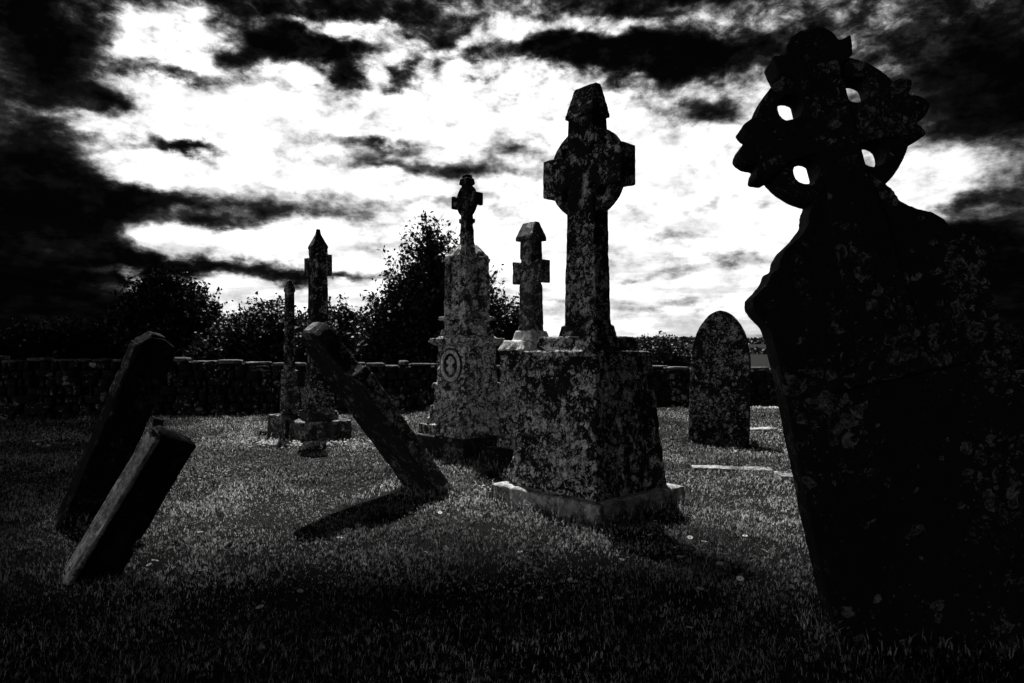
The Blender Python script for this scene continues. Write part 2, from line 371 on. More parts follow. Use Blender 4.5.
# grass blades, thick near the viewer and thinner with distance
def grass(name, zones):
    vv, ff = [], []
    base = 0
    for (y0, y1, dens, hlo, hhi, wd) in zones:
        area_x = lambda y: .86*y+1.6
        n = int(dens*(y1-y0)*(area_x(y0)+area_x(y1)))
        y = rng.uniform(y0, y1, n); x = rng.uniform(-1, 1, n)*(.86*y+1.6)
        # tussocks: keep more where the clump noise is high
        cn = np.array([noise.noise(Vector((a*2.6, b*2.6, 0.))) for a, b in zip(x, y)])
        keep = rng.random(n) < np.clip(.62+.8*cn, .18, 1); x, y, cn = x[keep], y[keep], cn[keep]; n = len(x)
        z = np.array([hgt(a, b) for a, b in zip(x, y)])
        pn = np.array([noise.noise(Vector((a*.8, b*.8, 6.)))+.6*noise.noise(Vector((a*1.9, b*1.9, 2.))) for a, b in zip(x, y)])
        h_ = rng.uniform(hlo, hhi, n)*(1+.5*cn)*np.clip(.95+1.0*pn, .35, 1.9)*np.where(rng.random(n) < .03, 1.9, 1) ; w = wd*rng.uniform(.6, 1.3, n)
        a = rng.uniform(0, 2*np.pi, n); bend = rng.uniform(.15, 1.15, n); b = rng.uniform(0, 2*np.pi, n)
        dxv, dyv = np.cos(b), np.sin(b); sx, sy = np.cos(a)*w, np.sin(a)*w
        V = np.zeros((n, 5, 3))
        V[:, 0] = np.stack([x-sx, y-sy, z-.01], 1); V[:, 1] = np.stack([x+sx, y+sy, z-.01], 1)
        m1 = np.stack([x+dxv*h_*bend*.35, y+dyv*h_*bend*.35, z+h_*.62], 1); o1 = np.stack([sx*.75, sy*.75, 0*sx], 1)
        V[:, 2] = m1+o1; V[:, 3] = m1-o1
        V[:, 4] = np.stack([x+dxv*h_*bend, y+dyv*h_*bend, z+h_*(1.05-.35*bend)], 1)
        vv.append(V.reshape(-1, 3)); ids = base+np.arange(n)*5
        ff.append((ids, n)); base += n*5
    for (x0, y0, rx, ry, yaw, n) in TUFTS:              # longer, unmown grass against the stones
        tt = rng.uniform(0, 2*np.pi, n); q = 1+np.abs(rng.normal(0, .10, n))
        c8 = np.maximum(np.abs(np.cos(tt)), np.abs(np.sin(tt)))
        lx, ly = rx*np.cos(tt)/c8*q, ry*np.sin(tt)/c8*q
        x = x0+lx*math.cos(yaw)-ly*math.sin(yaw); y = y0+lx*math.sin(yaw)+ly*math.cos(yaw)
        z = np.array([hgt(a, b) for a, b in zip(x, y)]); h_ = rng.uniform(.05, .17, n); w = .0045*rng.uniform(.6, 1.3, n)*max(1, y0/7)
        a = rng.uniform(0, 2*np.pi, n); bend = rng.uniform(.1, .9, n); b = rng.uniform(0, 2*np.pi, n); dxv, dyv = np.cos(b), np.sin(b); sx, sy = np.cos(a)*w, np.sin(a)*w
        V = np.zeros((n, 5, 3)); V[:, 0] = np.stack([x-sx, y-sy, z-.01], 1); V[:, 1] = np.stack([x+sx, y+sy, z-.01], 1)
        m1 = np.stack([x+dxv*h_*bend*.35, y+dyv*h_*bend*.35, z+h_*.62], 1); o1 = np.stack([sx*.75, sy*.75, 0*sx], 1)
        V[:, 2] = m1+o1; V[:, 3] = m1-o1; V[:, 4] = np.stack([x+dxv*h_*bend, y+dyv*h_*bend, z+h_*(1.05-.35*bend)], 1)
        vv.append(V.reshape(-1, 3)); ff.append((base+np.arange(n)*5, n)); base += n*5
    V = np.concatenate(vv); nb = sum(k for _, k in ff); ids = np.concatenate([i for i, _ in ff])
    quads = np.stack([ids, ids+1, ids+2, ids+3], 1); tris = np.stack([ids+3, ids+2, ids+4], 1)
    loops = np.concatenate([quads.ravel(), tris.ravel()]); starts = np.concatenate([np.arange(nb)*4, nb*4+np.arange(nb)*3])
    me = bpy.data.meshes.new(name); me.vertices.add(len(V)); me.vertices.foreach_set('co', V.ravel().astype(np.float32))
    me.loops.add(len(loops)); me.loops.foreach_set('vertex_index', loops.astype(np.int32))
    me.polygons.add(2*nb); me.polygons.foreach_set('loop_start', starts.astype(np.int32)); me.update(calc_edges=True)
    return tag(mesh_obj(name, me, M_blade), 'short mown grass covering the graveyard lawn', 'grass', kind='stuff')
TUFTS = [(.745, 6.75, .73, .70, R(-47), 900), (-.86, 7.25, .36, .16, R(-40), 260), (-2.93, 4.6, .18, .12, R(40), 160), (-3.68, 5.9, .24, .16, R(40), 160), (gx(467, 9.9), 9.9, .54, .54, R(-45), 420),
         (gx(318, 11.5), 11.5, .42, .4, R(-56), 200), (gx(289.5, 11.7), 11.7, .25, .25, R(-40), 120), (gx(719, 11), 11, .50, .16, R(-25), 320), (gx(957, 3.5), 3.5, .62, .14, 0, 420), (gx(531, 8.8), 8.8, .5, .5, R(-47), 200)]
grass('grass', [(1.8, 4.2, 5200, .018, .048, .0022), (4.2, 7, 4200, .022, .055, .0032), (7, 11, 1900, .026, .07, .005), (11, 17.5, 700, .035, .085, .008)])

# ------------------------------------------------------------------ the tall cross in the middle
t = thing('high_cross', 'tall ringed stone cross with gabled top on a broad lichened plinth', 'grave monument', (.745, 6.75, 0), R(-47))
weather('base_slab', fr(1.42, 1.36, 1.38, 1.32, -.15, .175), M_slabpale, t, .016, .012, .05, 1)
bm = fr(1.14, 1.08, 1.12, 1.06, .15, .26); frustum(bm, 1.12, 1.06, 1.07, 1.01, .25, .55); frustum(bm, 1.05, .99, .93, .87, .54, 1.45)
plinth = weather('plinth', bm, M_plinth, t, .014, .012, .04, 2)
bm = fr(.95, .89, .95, .89, 1.44, 1.49); frustum(bm, .78, .72, .70, .64, 1.485, 1.63)
weather('plinth_cap', bm, M_plinth, plinth, .013, .012, .05, 3)
zc = 3.25
bm = prism(cross_outline(.33, .50, .36, zc, 1.60, 3.84, .42, .07), .23)
frustum(bm, .52, .33, .46, .27, 1.58, 1.74)
shaft = weather('cross_shaft', bm, M_cross, t, .011, .008, .02, 4)
bm = prism(circle(0, zc, .445, 48), .15, [circle(sx*.235, zc+sz*.225, .055, 14) for sx in (-1, 1) for sz in (-1, 1)])
weather('ring', bm, M_cross, shaft, .011, .007, .02, 5)
bm = bmesh.new(); gable(bm, .355, .27, 3.78, 3.82, 4.10, ridge_w=.28, flat=.07)
weather('gabled_cap', bm, M_cross, shaft, .011, .008, .02, 6)

# ------------------------------------------------------------------ leaning cross in the foreground
k = .95*3.5/F                                            # one picture pixel at its distance
zg = 555                                             # the ring's centre above the foot, in those pixels
lean = R(13.5)
up = Vector((-math.sin(lean), .03, math.cos(lean)))
foot = Vector((gx(957, 3.5), 3.5, 0))
t = thing('foreground_cross', 'big dark ringed cross with leaf ends, leaning left on a wide shouldered stone', 'gravestone', foot, frame((-.10, -1, 0), up))
def to_arm(pts, ang):                                # rotate local (x, y) so +y points along ang
    c, s = math.cos(ang), math.sin(ang)
    return [(x*c-y*s, x*s+y*c) for x, y in pts]
arm_leaf = [(22, 46), (25, 60), (31, 66), (34, 76), (29, 88), (21, 85), (13, 78), (14, 85), (10, 92), (4, 97), (0, 98)]
top_leaf = [(22, 46), (24, 62), (38, 72), (41, 92), (27, 89), (25, 97), (18, 106), (8, 110), (0, 110)]
def arm_poly(half, ang):
    full = [(half[0][0]-3, 0)] + half + [(-x, y) for x, y in reversed(half[:-1])] + [(-(half[0][0]-3), 0)]
    return to_arm(full, ang)
bm = bmesh.new()
for half, ang in ((top_leaf, 0), (arm_leaf, math.pi/2), (arm_leaf, -math.pi/2)):
    add(bm, prism([(x*k, (zg+z)*k) for x, z in arm_poly(half, ang)], .20))
# short arm down to the neck, then hollow neck, shoulders, hips and the tall slab
halfb = [(22, 0), (22, -44), (28, -58), (38, -70), (43, -78), (47, -90), (60, -101), (76, -110), (85, -120), (88, -129), (96, -130), (101, -138), (112, -147),
         (122, -153), (124, -163), (121, -172), (113, -186), (111, -200), (112, -240), (115, -300), (120, -400), (124, -640)]
body = [(x, z) for x, z in halfb] + [(-x, z) for x, z in reversed(halfb)]
add(bm, prism([(x*k, (zg+z)*k) for x, z in body], .19))
cross_slab = weather('cross_slab', bm, M_fore, t, .0095, .004, .015, 7)
bm = prism([(x*k, (zg+z)*k) for x, z in [(21, 70), (21, -60), (27, -80), (30, -180), (34, -250), (70, -256), (70, -268), (-70, -268), (-70, -256), (-34, -250), (-30, -180), (-27, -80), (-21, -60), (-21, 70)]], .24)
weather('raised_shaft', bm, M_fore, cross_slab, .0095, .005, .02, 77)
bm = prism([(x*k, (zg+z)*k) for x, z in circle(0, 0, 79, 56)], .165, [[(x*k, (zg+z)*k) for x, z in circle(sx*35, sz*35, 13.5, 16)] for sx in (-1, 1) for sz in (-1, 1)])
weather('ring', bm, M_fore, cross_slab, .0095, .005, .02, 8)

# ------------------------------------------------------------------ headstone toppling forward, centre left
n0 = Vector((-.74, -.67, 0)); th = R(38)
t = thing('toppling_headstone', 'tall narrow headstone with broken shoulder leaning steeply over its own shadow', 'gravestone', (-.86, 7.25, 0),
          frame(n0*math.cos(th)-Vector((0, 0, 1))*math.sin(th), n0*math.sin(th)+Vector((0, 0, 1))*math.cos(th)))
pts = [(.33, -.4), (.33, 1.50), (.335, 1.60), (.30, 1.66)] + smooth([(.24, 1.665), (.19, 1.72), (.165, 1.85), (.17, 2.02), (.12, 2.13), (0, 2.17), (-.14, 2.14), (-.235, 2.05), (-.27, 1.9), (-.30, 1.7)], 4) + [(-.33, 1.5), (-.33, -.4)]
weather('slab', prism(pts, .17), M_dark, t, .013, .010, .035, 9)
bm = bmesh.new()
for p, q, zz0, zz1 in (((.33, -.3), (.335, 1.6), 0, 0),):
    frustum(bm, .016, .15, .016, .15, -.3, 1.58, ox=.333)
weather('painted_sun_edge', bm, M_far, t, .008, .006, .05, 10)  # paler lichened strip stands in for sunlight on this edge
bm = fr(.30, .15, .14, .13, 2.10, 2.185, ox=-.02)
weather('painted_sun_top', bm, M_edge, t, .008, .006, .05, 110)  # near-white tip painted in place of sunlight on the top

# ------------------------------------------------------------------ two leaning stones on the left
t = thing('leaning_post', 'short grooved stone post tilting right with a painted sunlit edge', 'gravestone', (-2.80, 4.55, 0), frame((.63, -.72, -.22), (.48, .10, .87)))
weather('post', fr(.26, .20, .24, .19, -.35, 1.05), M_post, t, .010, .014, .09, 11)
bm = bmesh.new()                                      # narrow edge painted pale as if in sun, split along its grain
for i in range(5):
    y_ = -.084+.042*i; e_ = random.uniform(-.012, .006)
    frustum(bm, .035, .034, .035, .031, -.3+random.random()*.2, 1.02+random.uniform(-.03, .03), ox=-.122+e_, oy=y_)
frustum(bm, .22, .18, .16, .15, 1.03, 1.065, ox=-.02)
weather('painted_sun_side', bm, M_edge, t, .006, .007, .05, 111)
t = thing('leaning_slab', 'big dark headstone slab tilting right behind the grooved post', 'gravestone', (-3.74, 5.9, 0), frame((.72, -.68, -.1), (.37, .05, .93)))
pts = [(.17, -.4), (.16, 1.62), (.13, 1.70), (.02, 1.745), (-.09, 1.73), (-.15, 1.66), (-.16, 1.5), (-.17, -.4)]
weather('slab', prism(pts, .19), M_post, t, .013, .012, .06, 12)
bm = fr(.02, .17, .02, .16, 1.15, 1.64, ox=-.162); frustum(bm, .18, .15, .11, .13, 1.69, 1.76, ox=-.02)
weather('painted_sun_edge', bm, M_far, t, .009, .008, .06, 112)  # paler edge and tip paint the sunlight into the stone

# ------------------------------------------------------------------ pair of slim monuments, left middle distance
t = thing('slender_cross', 'slender short-armed stone cross with pointed top on a stepped base', 'grave monument', (gx(318, 11.5), 11.5, 0), R(-56))
bm = fr(.92, .86, .90, .84, -.1, .34); weather('base_block', bm, M_far, t, .018, .014, .05, 13)
bm = fr(.56, .52, .52, .48, .34, .48); frustum(bm, .44, .40, .42, .38, .47, .54); weather('step', bm, M_far, t, .016, .014, .05, 14)
bm = prism(cross_outline(.27, .36, .33, 2.90, .52, 3.22, .44, .05), .25); frustum(bm, .40, .48, .30, .25, .52, 1.4)
weather('cross_shaft', bm, M_cross, t, .015, .008, .02, 15)
bm = bmesh.new(); frustum(bm, .28, .27, .28, .27, 3.2, 3.23); frustum(bm, .28, .27, .07, .06, 3.23, 3.47); frustum(bm, .09, .08, .06, .06, 3.46, 3.53)
weather('pointed_cap', bm, M_dark, t, .014, .006, .02, 16)

t = thing('slim_pillar', 'thin upright stone pillar with pointed tip on a square block', 'grave monument', (gx(289.5, 11.7), 11.7, 0), R(-40))
weather('base_block', fr(.56, .52, .54, .50, -.1, .40), M_far, t, .016, .014, .05, 17)
bm = fr(.25, .24, .22, .21, .40, 1.16); weather('pedestal', bm, M_far, t, .014, .010, .04, 18)
bm = fr(.15, .14, .125, .12, 1.15, 2.52); frustum(bm, .15, .145, .15, .145, 2.5, 2.54); frustum(bm, .15, .145, .05, .05, 2.54, 2.70)
weather('shaft', bm, M_cross, t, .011, .006, .02, 19)

# ------------------------------------------------------------------ stepped monument with a small ringed cross
t = thing('stepped_monument', 'ornate stepped monument with wreath panel, topped by a small ringed cross', 'grave monument', (gx(467, 9.9), 9.9, 0), YAW)
weather('base_slab', fr(1.18, 1.18, 1.15, 1.15, -.1, .30), M_dark, t, .016, .014, .05, 20)
bm = fr(1.0, 1.0, .98, .98, .29, .44); frustum(bm, .90, .90, .84, .84, .43, .52); frustum(bm, .82, .82, .74, .74, .51, .60); weather('step', bm, M_mon, t, .014, .012, .05, 21)
bm = fr(.70, .70, .66, .66, .59, .98); frustum(bm, .78, .78, .76, .76, .59, .70); frustum(bm, .74, .74, .70, .70, .95, 1.03); frustum(bm, .62, .62, .60, .60, 1.01, 1.56)
ped = weather('pedestal', bm, M_mon, t, .011, .012, .10, 22)
bm = fr(.62, .62, .80, .80, 1.55, 1.61); frustum(bm, .80, .80, .78, .78, 1.605, 1.67); frustum(bm, .64, .64, .54, .54, 1.665, 1.72)
weather('cornice', bm, M_mon, t, .012, .008, .05, 23)
def wreath(rot):
    b = bmesh.new()
    for i in range(26):
        a = 2*math.pi*i/26
        mt = Matrix.Rotation(rot, 4, 'Z') @ Matrix.Translation((.185*math.cos(a), -.308, 1.28+.2*math.sin(a))) @ Matrix.Diagonal((.036, .03, .036, 1))
        bmesh.ops.create_icosphere(b, subdivisions=2, radius=1, matrix=mt)
    for (ax, az_) in ((0, 0), (.05, .06), (-.05, .05), (.04, -.06), (-.05, -.05), (0, .1), (0, -.1)):
        mt = Matrix.Rotation(rot, 4, 'Z') @ Matrix.Translation((ax, -.305, 1.28+az_)) @ Matrix.Diagonal((.045, .03, .04, 1))
        bmesh.ops.create_icosphere(b, subdivisions=2, radius=1, matrix=mt)
    return b
for a_ in (0,):
    bm = bmesh.new(); bmesh.ops.create_cone(bm, cap_ends=True, segments=32, radius1=.25, radius2=.25, depth=.03, matrix=Matrix.Rotation(a_, 4, 'Z') @ Matrix.Translation((0, -.298, 1.28)) @ Matrix.Rotation(R(90), 4, 'X'))
    weather('shade_disc', bm, M_dark, ped, .010, .004, .01, 50)  # dark disc laid on the face, standing for shade inside the wreath
weather('wreath', wreath(0), M_edge, ped, .009, .005, .02, 24)
bm = fr(.56, .56, .52, .52, 1.71, 1.80); frustum(bm, .48, .48, .46, .46, 1.79, 1.88); frustum(bm, .60, .60, .58, .58, 1.93, 1.98); frustum(bm, .50, .50, .42, .42, 1.975, 2.03)
frustum(bm, .40, .40, .36, .36, 1.85, 2.86)
for sx, sy in ((-1, -1), (1, -1), (1, 1), (-1, 1)):   # corner colonnettes
    frustum(bm, .12, .12, .11, .11, 1.85, 2.80, ox=sx*.175, oy=sy*.175)
    frustum(bm, .14, .14, .14, .14, 2.16, 2.21, ox=sx*.175, oy=sy*.175)
frustum(bm, .48, .48, .44, .44, 2.78, 2.86); frustum(bm, .44, .44, .20, .20, 2.86, 3.02)
weather('upper_stage', bm, M_mon, t, .011, .014, .11, 26)
bm = fr(.20, .18, .16, .14, 2.98, 3.08); frustum(bm, .16, .14, .15, .13, 3.07, 3.36); frustum(bm, .19, .16, .19, .16, 3.34, 3.40)
weather('neck', bm, M_cross, t, .011, .006, .02, 27)
z_ = 3.66
bm = prism(cross_outline(.13, .25, .13, z_, 3.38, 3.92, .15, .03), .12)
for sx in (-1, 1): frustum(bm, .06, .15, .06, .15, z_-.09, z_+.09, ox=sx*.235)
frustum(bm, .19, .15, .17, .14, 3.89, 3.98); frustum(bm, .13, .12, .10, .10, 3.97, 4.04)
head = weather('cross_head', bm, M_dark, t, .009, .005, .02, 28)
weather('ring', prism(circle(0, z_, .235, 36, .195), .08, [circle(sx*.105, z_+sz*.115, .032, 10) for sx in (-1, 1) for sz in (-1, 1)]), M_dark, head, .009, .004, .01, 29)

# ------------------------------------------------------------------ small cross behind the plinth
t = thing('small_cross', 'small plain stone cross with flared cap behind the broad plinth', 'grave monument', (gx(531, 8.8), 8.8, 0), R(-47))
weather('base_slab', fr(.95, .95, .92, .92, -.1, .25), M_dark, t, .016, .012, .05, 30)
bm = fr(.60, .60, .56, .56, .24, 1.50); frustum(bm, .64, .64, .62, .62, .24, .5); weather('pedestal', bm, M_plinth, t, .014, .012, .05, 31)
bm = fr(.62, .62, .50, .50, 1.49, 1.62); frustum(bm, .36, .34, .30, .28, 1.61, 1.75); weather('cap_stone', bm, M_edge, t, .013, .012, .05, 32)
bm = prism(cross_outline(.22, .25, .27, 2.50, 1.72, 2.94, .27, .035), .20); weather('cross_shaft', bm, M_far, t, .012, .008, .02, 33)
bm = bmesh.new(); gable(bm, .30, .27, 2.90, 2.95, 3.14, ridge_w=.24, flat=.07); weather('flared_cap', bm, M_far, t, .011, .006, .02, 34)

# ------------------------------------------------------------------ round-topped headstone on the right
t = thing('round_headstone', 'thick round-topped headstone leaning slightly, in front of the right wall', 'gravestone', (gx(719, 11.0), 11.0, 0), frame((-.42, -.9, .03), (.035, .05, 1)))
pts = [(.46, -.3), (.455, 1.2)] + smooth([(.45, 1.35), (.42, 1.6), (.33, 1.86), (.18, 2.06), (0, 2.13), (-.18, 2.06), (-.33, 1.86), (-.42, 1.6), (-.45, 1.35)], 5) + [(-.455, 1.2), (-.48, -.3)]
weather('slab', prism(pts, .24), M_cross, t, .014, .012, .04, 35)

# ------------------------------------------------------------------ flat ledgers, small stones
def flat_slab(px, py, w, dpt, yaw, label, seed, hh=.05, tilt=0, m=None, name='ledger_slab', cat='grave slab'):
    Y = EYE*F/(py-HY); o = weather(name, fr(w, dpt, w*.97, dpt*.96, -.12, hh), m or M_ledger, None, .016, .03, .09, seed)
    o.location = (gx(px, Y), Y, hgt(gx(px, Y), Y)); o.rotation_euler = (0, R(tilt), R(yaw)); return tag(o, label, cat)
flat_slab(732, 470.5, 1.0, .2, -6, 'long pale ledger slab lying in the grass right of the broad plinth', 40, .045, 1.2)
flat_slab(800, 481, .5, .3, -6, 'pale ledger slab half hidden behind the foreground cross', 41, .07)
flat_slab(762, 431, .5, .3, -3, 'pale flat slab lying beside the round-topped headstone', 42, .06, -2)
flat_slab(266, 437, .24, .2, 20, 'tiny dark block beside the thin pillar base', 43, .12, 6, M_dark, 'small_stone', 'stone')
flat_slab(157, 431, .16, .14, 10, 'small dark upright stub of stone behind the grooved post', 44, .24, 8, M_dark, 'stone_stub', 'stone')
flat_slab(125, 434, .9, .3, 4, 'low dark slab beside the small stone stub', 45, .06, 0, M_dark)

def chips(name, cx, cy, sx, sy, n, label, size=.03):
    bm = bmesh.new()
    for i in range(n):
        x, y = random.gauss(cx, sx), random.gauss(cy, sy); s = size*random.uniform(.5, 1.3)
        mt = Matrix.Translation((x, y, hgt(x, y)+.03+s*.3)) @ Matrix.Rotation(random.random()*6, 4, Vector((random.random(), random.random(), 1)).normalized()) @ Matrix.Diagonal((s, s*random.uniform(.5, .9), s*.6, 1))
        bmesh.ops.create_icosphere(bm, subdivisions=1, radius=1, matrix=mt)
    me = bpy.data.meshes.new(name); bm.to_mesh(me); bm.free()
    return tag(mesh_obj(name, me, M_gravel), label, 'gravel', kind='stuff')
chips('gravel', gx(297, 10.7), 10.7, .6, .22, 260, 'pale gravel spread in front of the slender cross', .03)
chips('gravel', gx(40, 10.9), 11.3, .7, .5, 70, 'scattered pale chips in the grass on the far left', .03)
chips('gravel', gx(764, 17.2), 17.2, .5, .15, 160, 'pale gravel along the foot of the right wall', .04)
chips('gravel', gx(490, 7.2), 7.2, .25, .16, 60, 'pale chips in worn turf left of the plinth', .018)
chips('gravel', gx(225, 8.2), 8.2, .35, .25, 60, 'pale chips in the grass right of the grooved post', .016)

# daisies
def daisy_parts():
    b = bmesh.new()
    for i in range(11):
        a = 2*math.pi*i/11; ca, sa = math.cos(a), math.sin(a)
        v = [b.verts.new((ca*r-sa*o, sa*r+ca*o, z)) for r, o, z in ((.004, -.0015, 0), (.014, -.003, .002), (.017, 0, .002), (.014, .003, .002), (.004, .0015, 0))]
        b.faces.new(v)
    p = bpy.data.meshes.new('petals'); b.to_mesh(p); b.free()
    b = bmesh.new(); bmesh.ops.create_uvsphere(b, u_segments=8, v_segments=6, radius=.005, matrix=Matrix.Diagonal((1, 1, .6, 1)))
    q = bpy.data.meshes.new('heart'); b.to_mesh(q); b.free(); return p, q
pm, qm = daisy_parts(); pm.materials.append(M_petal); qm.materials.append(M_core)
spots = [(149, 572), (155, 568), (158, 580), (200, 540), (202, 578), (155, 618), (153, 613), (260, 616), (365, 572), (396, 620), (426, 560), (340, 545), (628, 568), (622, 570), (643, 547), (650, 545),
         (676, 558), (680, 568), (690, 548), (704, 552), (655, 530), (570, 590), (540, 610), (620, 610), (700, 600), (735, 520), (745, 545), (765, 560), (720, 575), (740, 590), (690, 640), (230, 590), (300, 600), (480, 600), (520, 560), (440, 520), (250, 470), (215, 455), (735, 455), (770, 445)]
for i, (px, py) in enumerate(spots):
    Y = EYE*F/(py-HY); x = gx(px, Y)
    o = bpy.data.objects.new('daisy', None); COL.objects.link(o); o.empty_display_size = .02
    o.location = (x, Y, hgt(x, Y)+.062); o.rotation_euler = (random.uniform(-.2, .5), random.uniform(-.35, .35), random.random()*6); s = random.uniform(1.0, 1.6); o.scale = (s, s, s)
    tag(o, 'tiny white daisy open in the mown grass', 'flower', 'daisies in the lawn')
    for nm, me in (('petals', pm), ('heart', qm)):
        c = bpy.data.objects.new(nm, me); COL.objects.link(c); c.parent = o
    if me: c.location = (0, 0, .002)

# ------------------------------------------------------------------ rubble boundary wall
def wall_y(x): return 17.4+.236*x
def wall_h(x): return 1.13-.020*max(-14, min(14, x))+.05*noise.noise(Vector((x*.45, 2.2, 0)))+.03*noise.noise(Vector((x*1.3, 7.2, 0)))
wt = thing('boundary_wall', 'low rubble stone wall running across behind the graves', 'wall', (0, 17.4, 0), math.atan(.236))
Lw = 30; cs = 1/math.cos(math.atan(.236))
def stone_box(bm, x0, x1, z0, z1, y0, y1):
    j = lambda s: random.uniform(-s, s)
    c = Vector(((x0+x1)/2, (y0+y1)/2, (z0+z1)/2)); hx, hy, hz = (x1-x0)/2, (y1-y0)/2, (z1-z0)/2
    sh = Vector((random.random()*50, random.random()*50, 0)); out_ = []
    for p in ICO_V:
        q = Vector([math.copysign(abs(a)**.42, a) for a in p])
        q *= 1+.16*noise.noise(p*1.6+sh)
        out_.append(c+Vector((max(-1.05, min(1.05, q.x))*hx, q.y*hy, max(-1.05, min(1.05, q.z))*hz)))
    bm.add(out_)
bm = Lumps(); x = -Lw
random.seed(3)
nrow = 7
for row in range(nrow):
    x = -Lw - random.random()*.3
    while x < Lw:
        w = random.choice((.12, .16, .2, .26, .34, .45))*random.uniform(.8, 1.2); H = wall_h(x)-.08
        z0 = -.05+(H+.05)*row/nrow; z1 = -.05+(H+.05)*(row+1)/nrow
        y0 = -.25+random.uniform(-.06, .06)
        stone_box(bm, x+.012, x+w-.012, z0+.004+random.uniform(-.05, .02), z1-.004+random.uniform(-.03, .05), y0, y0+.24)
        x += w
me = bm.mesh('rubble')
mesh_obj('rubble', me, M_wall, wt)
bm = bmesh.new(); n = 40
prev = None
for i in range(n+1):                                   # the core behind the face stones
    x = -Lw+2*Lw*i/n; H = wall_h(x)-.1
    ring = [bm.verts.new(p) for p in ((x, -.10, -.3), (x, -.10, H), (x, .22, H), (x, .22, -.3))]
    if prev:
        for a in range(4): bm.faces.new((prev[a], prev[(a+1) % 4], ring[(a+1) % 4], ring[a]))
    else: bm.faces.new(ring)
    prev = ring
bm.faces.new(list(reversed(prev))); bmesh.ops.recalc_face_normals(bm, faces=bm.faces)
me = bpy.data.meshes.new('core'); bm.to_mesh(me); bm.free(); mesh_obj('core', me, M_wall, wt)
bm = Lumps(); x = -Lw
while x < Lw:
    w = random.choice((.2, .3, .42, .6, .75))*random.uniform(.8, 1.2); H = wall_h(x)-.085+random.uniform(-.03, .02); th_ = random.uniform(.05, .12)
    stone_box(bm, x+.006, x+w-.006, H, H+th_, -.29+random.uniform(-.05, .05), .27); x += w
me = bm.mesh('coping')
mesh_obj('coping', me, M_coping, wt)

# ------------------------------------------------------------------ trees and hedges
def tube(V, Fc, pts, radii, sides=6):
    base = len(V)
    for i, (p, r) in enumerate(zip(pts, radii)):
        d_ = (pts[min(i+1, len(pts)-1)]-pts[max(i-1, 0)]); d_ = d_.normalized() if d_.length > 1e-6 else Vector((0, 0, 1))
        a = d_.orthogonal().normalized(); b = d_.cross(a)
        for s in range(sides):
            t_ = 2*math.pi*s/sides; V.append(p+a*math.cos(t_)*r+b*math.sin(t_)*r)
    for i in range(len(pts)-1):
        for s in range(sides):
            Fc.append((base+i*sides+s, base+i*sides+(s+1) % sides, base+(i+1)*sides+(s+1) % sides, base+(i+1)*sides+s))
def tree(name, label, cat, x, y, lobes, ntwig, leaf=.11, per=14, shoot=.55, trunk=.14, group=None, upb=.5, seed=1, inner=.35):
    """lobes: (dx, dy, z, rx, ry, rz) ellipsoids the crown fills; twigs grow out of them carrying leaves"""
    rr = random.Random(seed); r2 = np.random.default_rng(seed)
    t = thing(name, label, cat, (x, y, hgt(x, y)), None, group)
    V, Fc = [], []; mz = sum(l[2] for l in lobes)/len(lobes)
    fork = Vector((0, 0, max(.4, min(l[2]-l[5]*.6 for l in lobes))))
    tube(V, Fc, [Vector((0, 0, -.2)), Vector((.03, 0, fork.z*.5)), fork], [trunk*1.3, trunk, trunk*.85], 8)
    P, D = [], []
    tot = sum(l[3]*l[4]+l[3]*l[5] for l in lobes)
    for (lx, ly, lz, rx, ry, rz) in lobes:
        c = Vector((lx, ly, lz)); nb = max(3, int(6*rx))
        for i in range(nb):
            e = c+Vector((rr.uniform(-.7, .7)*rx, rr.uniform(-.7, .7)*ry, rr.uniform(-.5, .85)*rz))
            mid = (fork+e)/2+Vector((rr.uniform(-.15, .15), rr.uniform(-.15, .15), .1))
            tube(V, Fc, [fork, mid, e], [trunk*.5, trunk*.28, .012], 5)
        m = int(ntwig*(rx*ry+rx*rz)/tot)
        for i in range(m):
            dv = Vector((rr.gauss(0, 1), rr.gauss(0, 1), rr.gauss(0, 1))).normalized()
            rad = rr.random()**inner
            lump = 1+.36*noise.noise(dv*2.1+c+Vector((seed, 0, 0)))+.12*noise.noise(dv*5+c)
            p = c+Vector((dv.x*rx, dv.y*ry, dv.z*rz))*rad*lump*.88
            if p.z < .05: continue
            dd = (dv+Vector((rr.gauss(0, .45), rr.gauss(0, .45), upb+rr.gauss(0, .4)))).normalized()
            P.append(p); D.append((dd, shoot*rr.uniform(.35, 1.25)))
    LV = []
    for p, (dd, L) in zip(P, D):
        q = p+dd*L; sag = Vector((rr.gauss(0, .05), rr.gauss(0, .05), rr.gauss(0, .04)))
        tube(V, Fc, [p-dd*.15, p+dd*L*.5+sag, q], [.010, .007, .003], 3)
        for i in range(per):
            s = (i+rr.random())/per; b = p+dd*(L*s)+sag*(4*s*(1-s))
            LV.append((b.x, b.y, b.z))
    LV = np.array(LV); n = len(LV); LV += r2.normal(0, leaf*.42, (n, 3))
    a = r2.normal(0, 1, (n, 3)); a /= np.linalg.norm(a, axis=1)[:, None]
    b = np.cross(a, r2.normal(0, 1, (n, 3))); b /= np.linalg.norm(b, axis=1)[:, None]
    sz = leaf*r2.uniform(.55, 1.2, n)[:, None]
    Q = np.stack([LV-a*sz*.5, LV+b*sz*.28, LV+a*sz*.5, LV-b*sz*.28], 1).reshape(-1, 3)
    me = bpy.data.meshes.new('crown'); me.from_pydata(Q.tolist(), [], np.arange(4*n).reshape(-1, 4).tolist()); mesh_obj('crown', me, M_leaf, t)
    me = bpy.data.meshes.new('trunk'); me.from_pydata(V, [], Fc); mesh_obj('trunk', me, M_bark, t)
    return t
def tx(px, Y): return gx(px, Y)
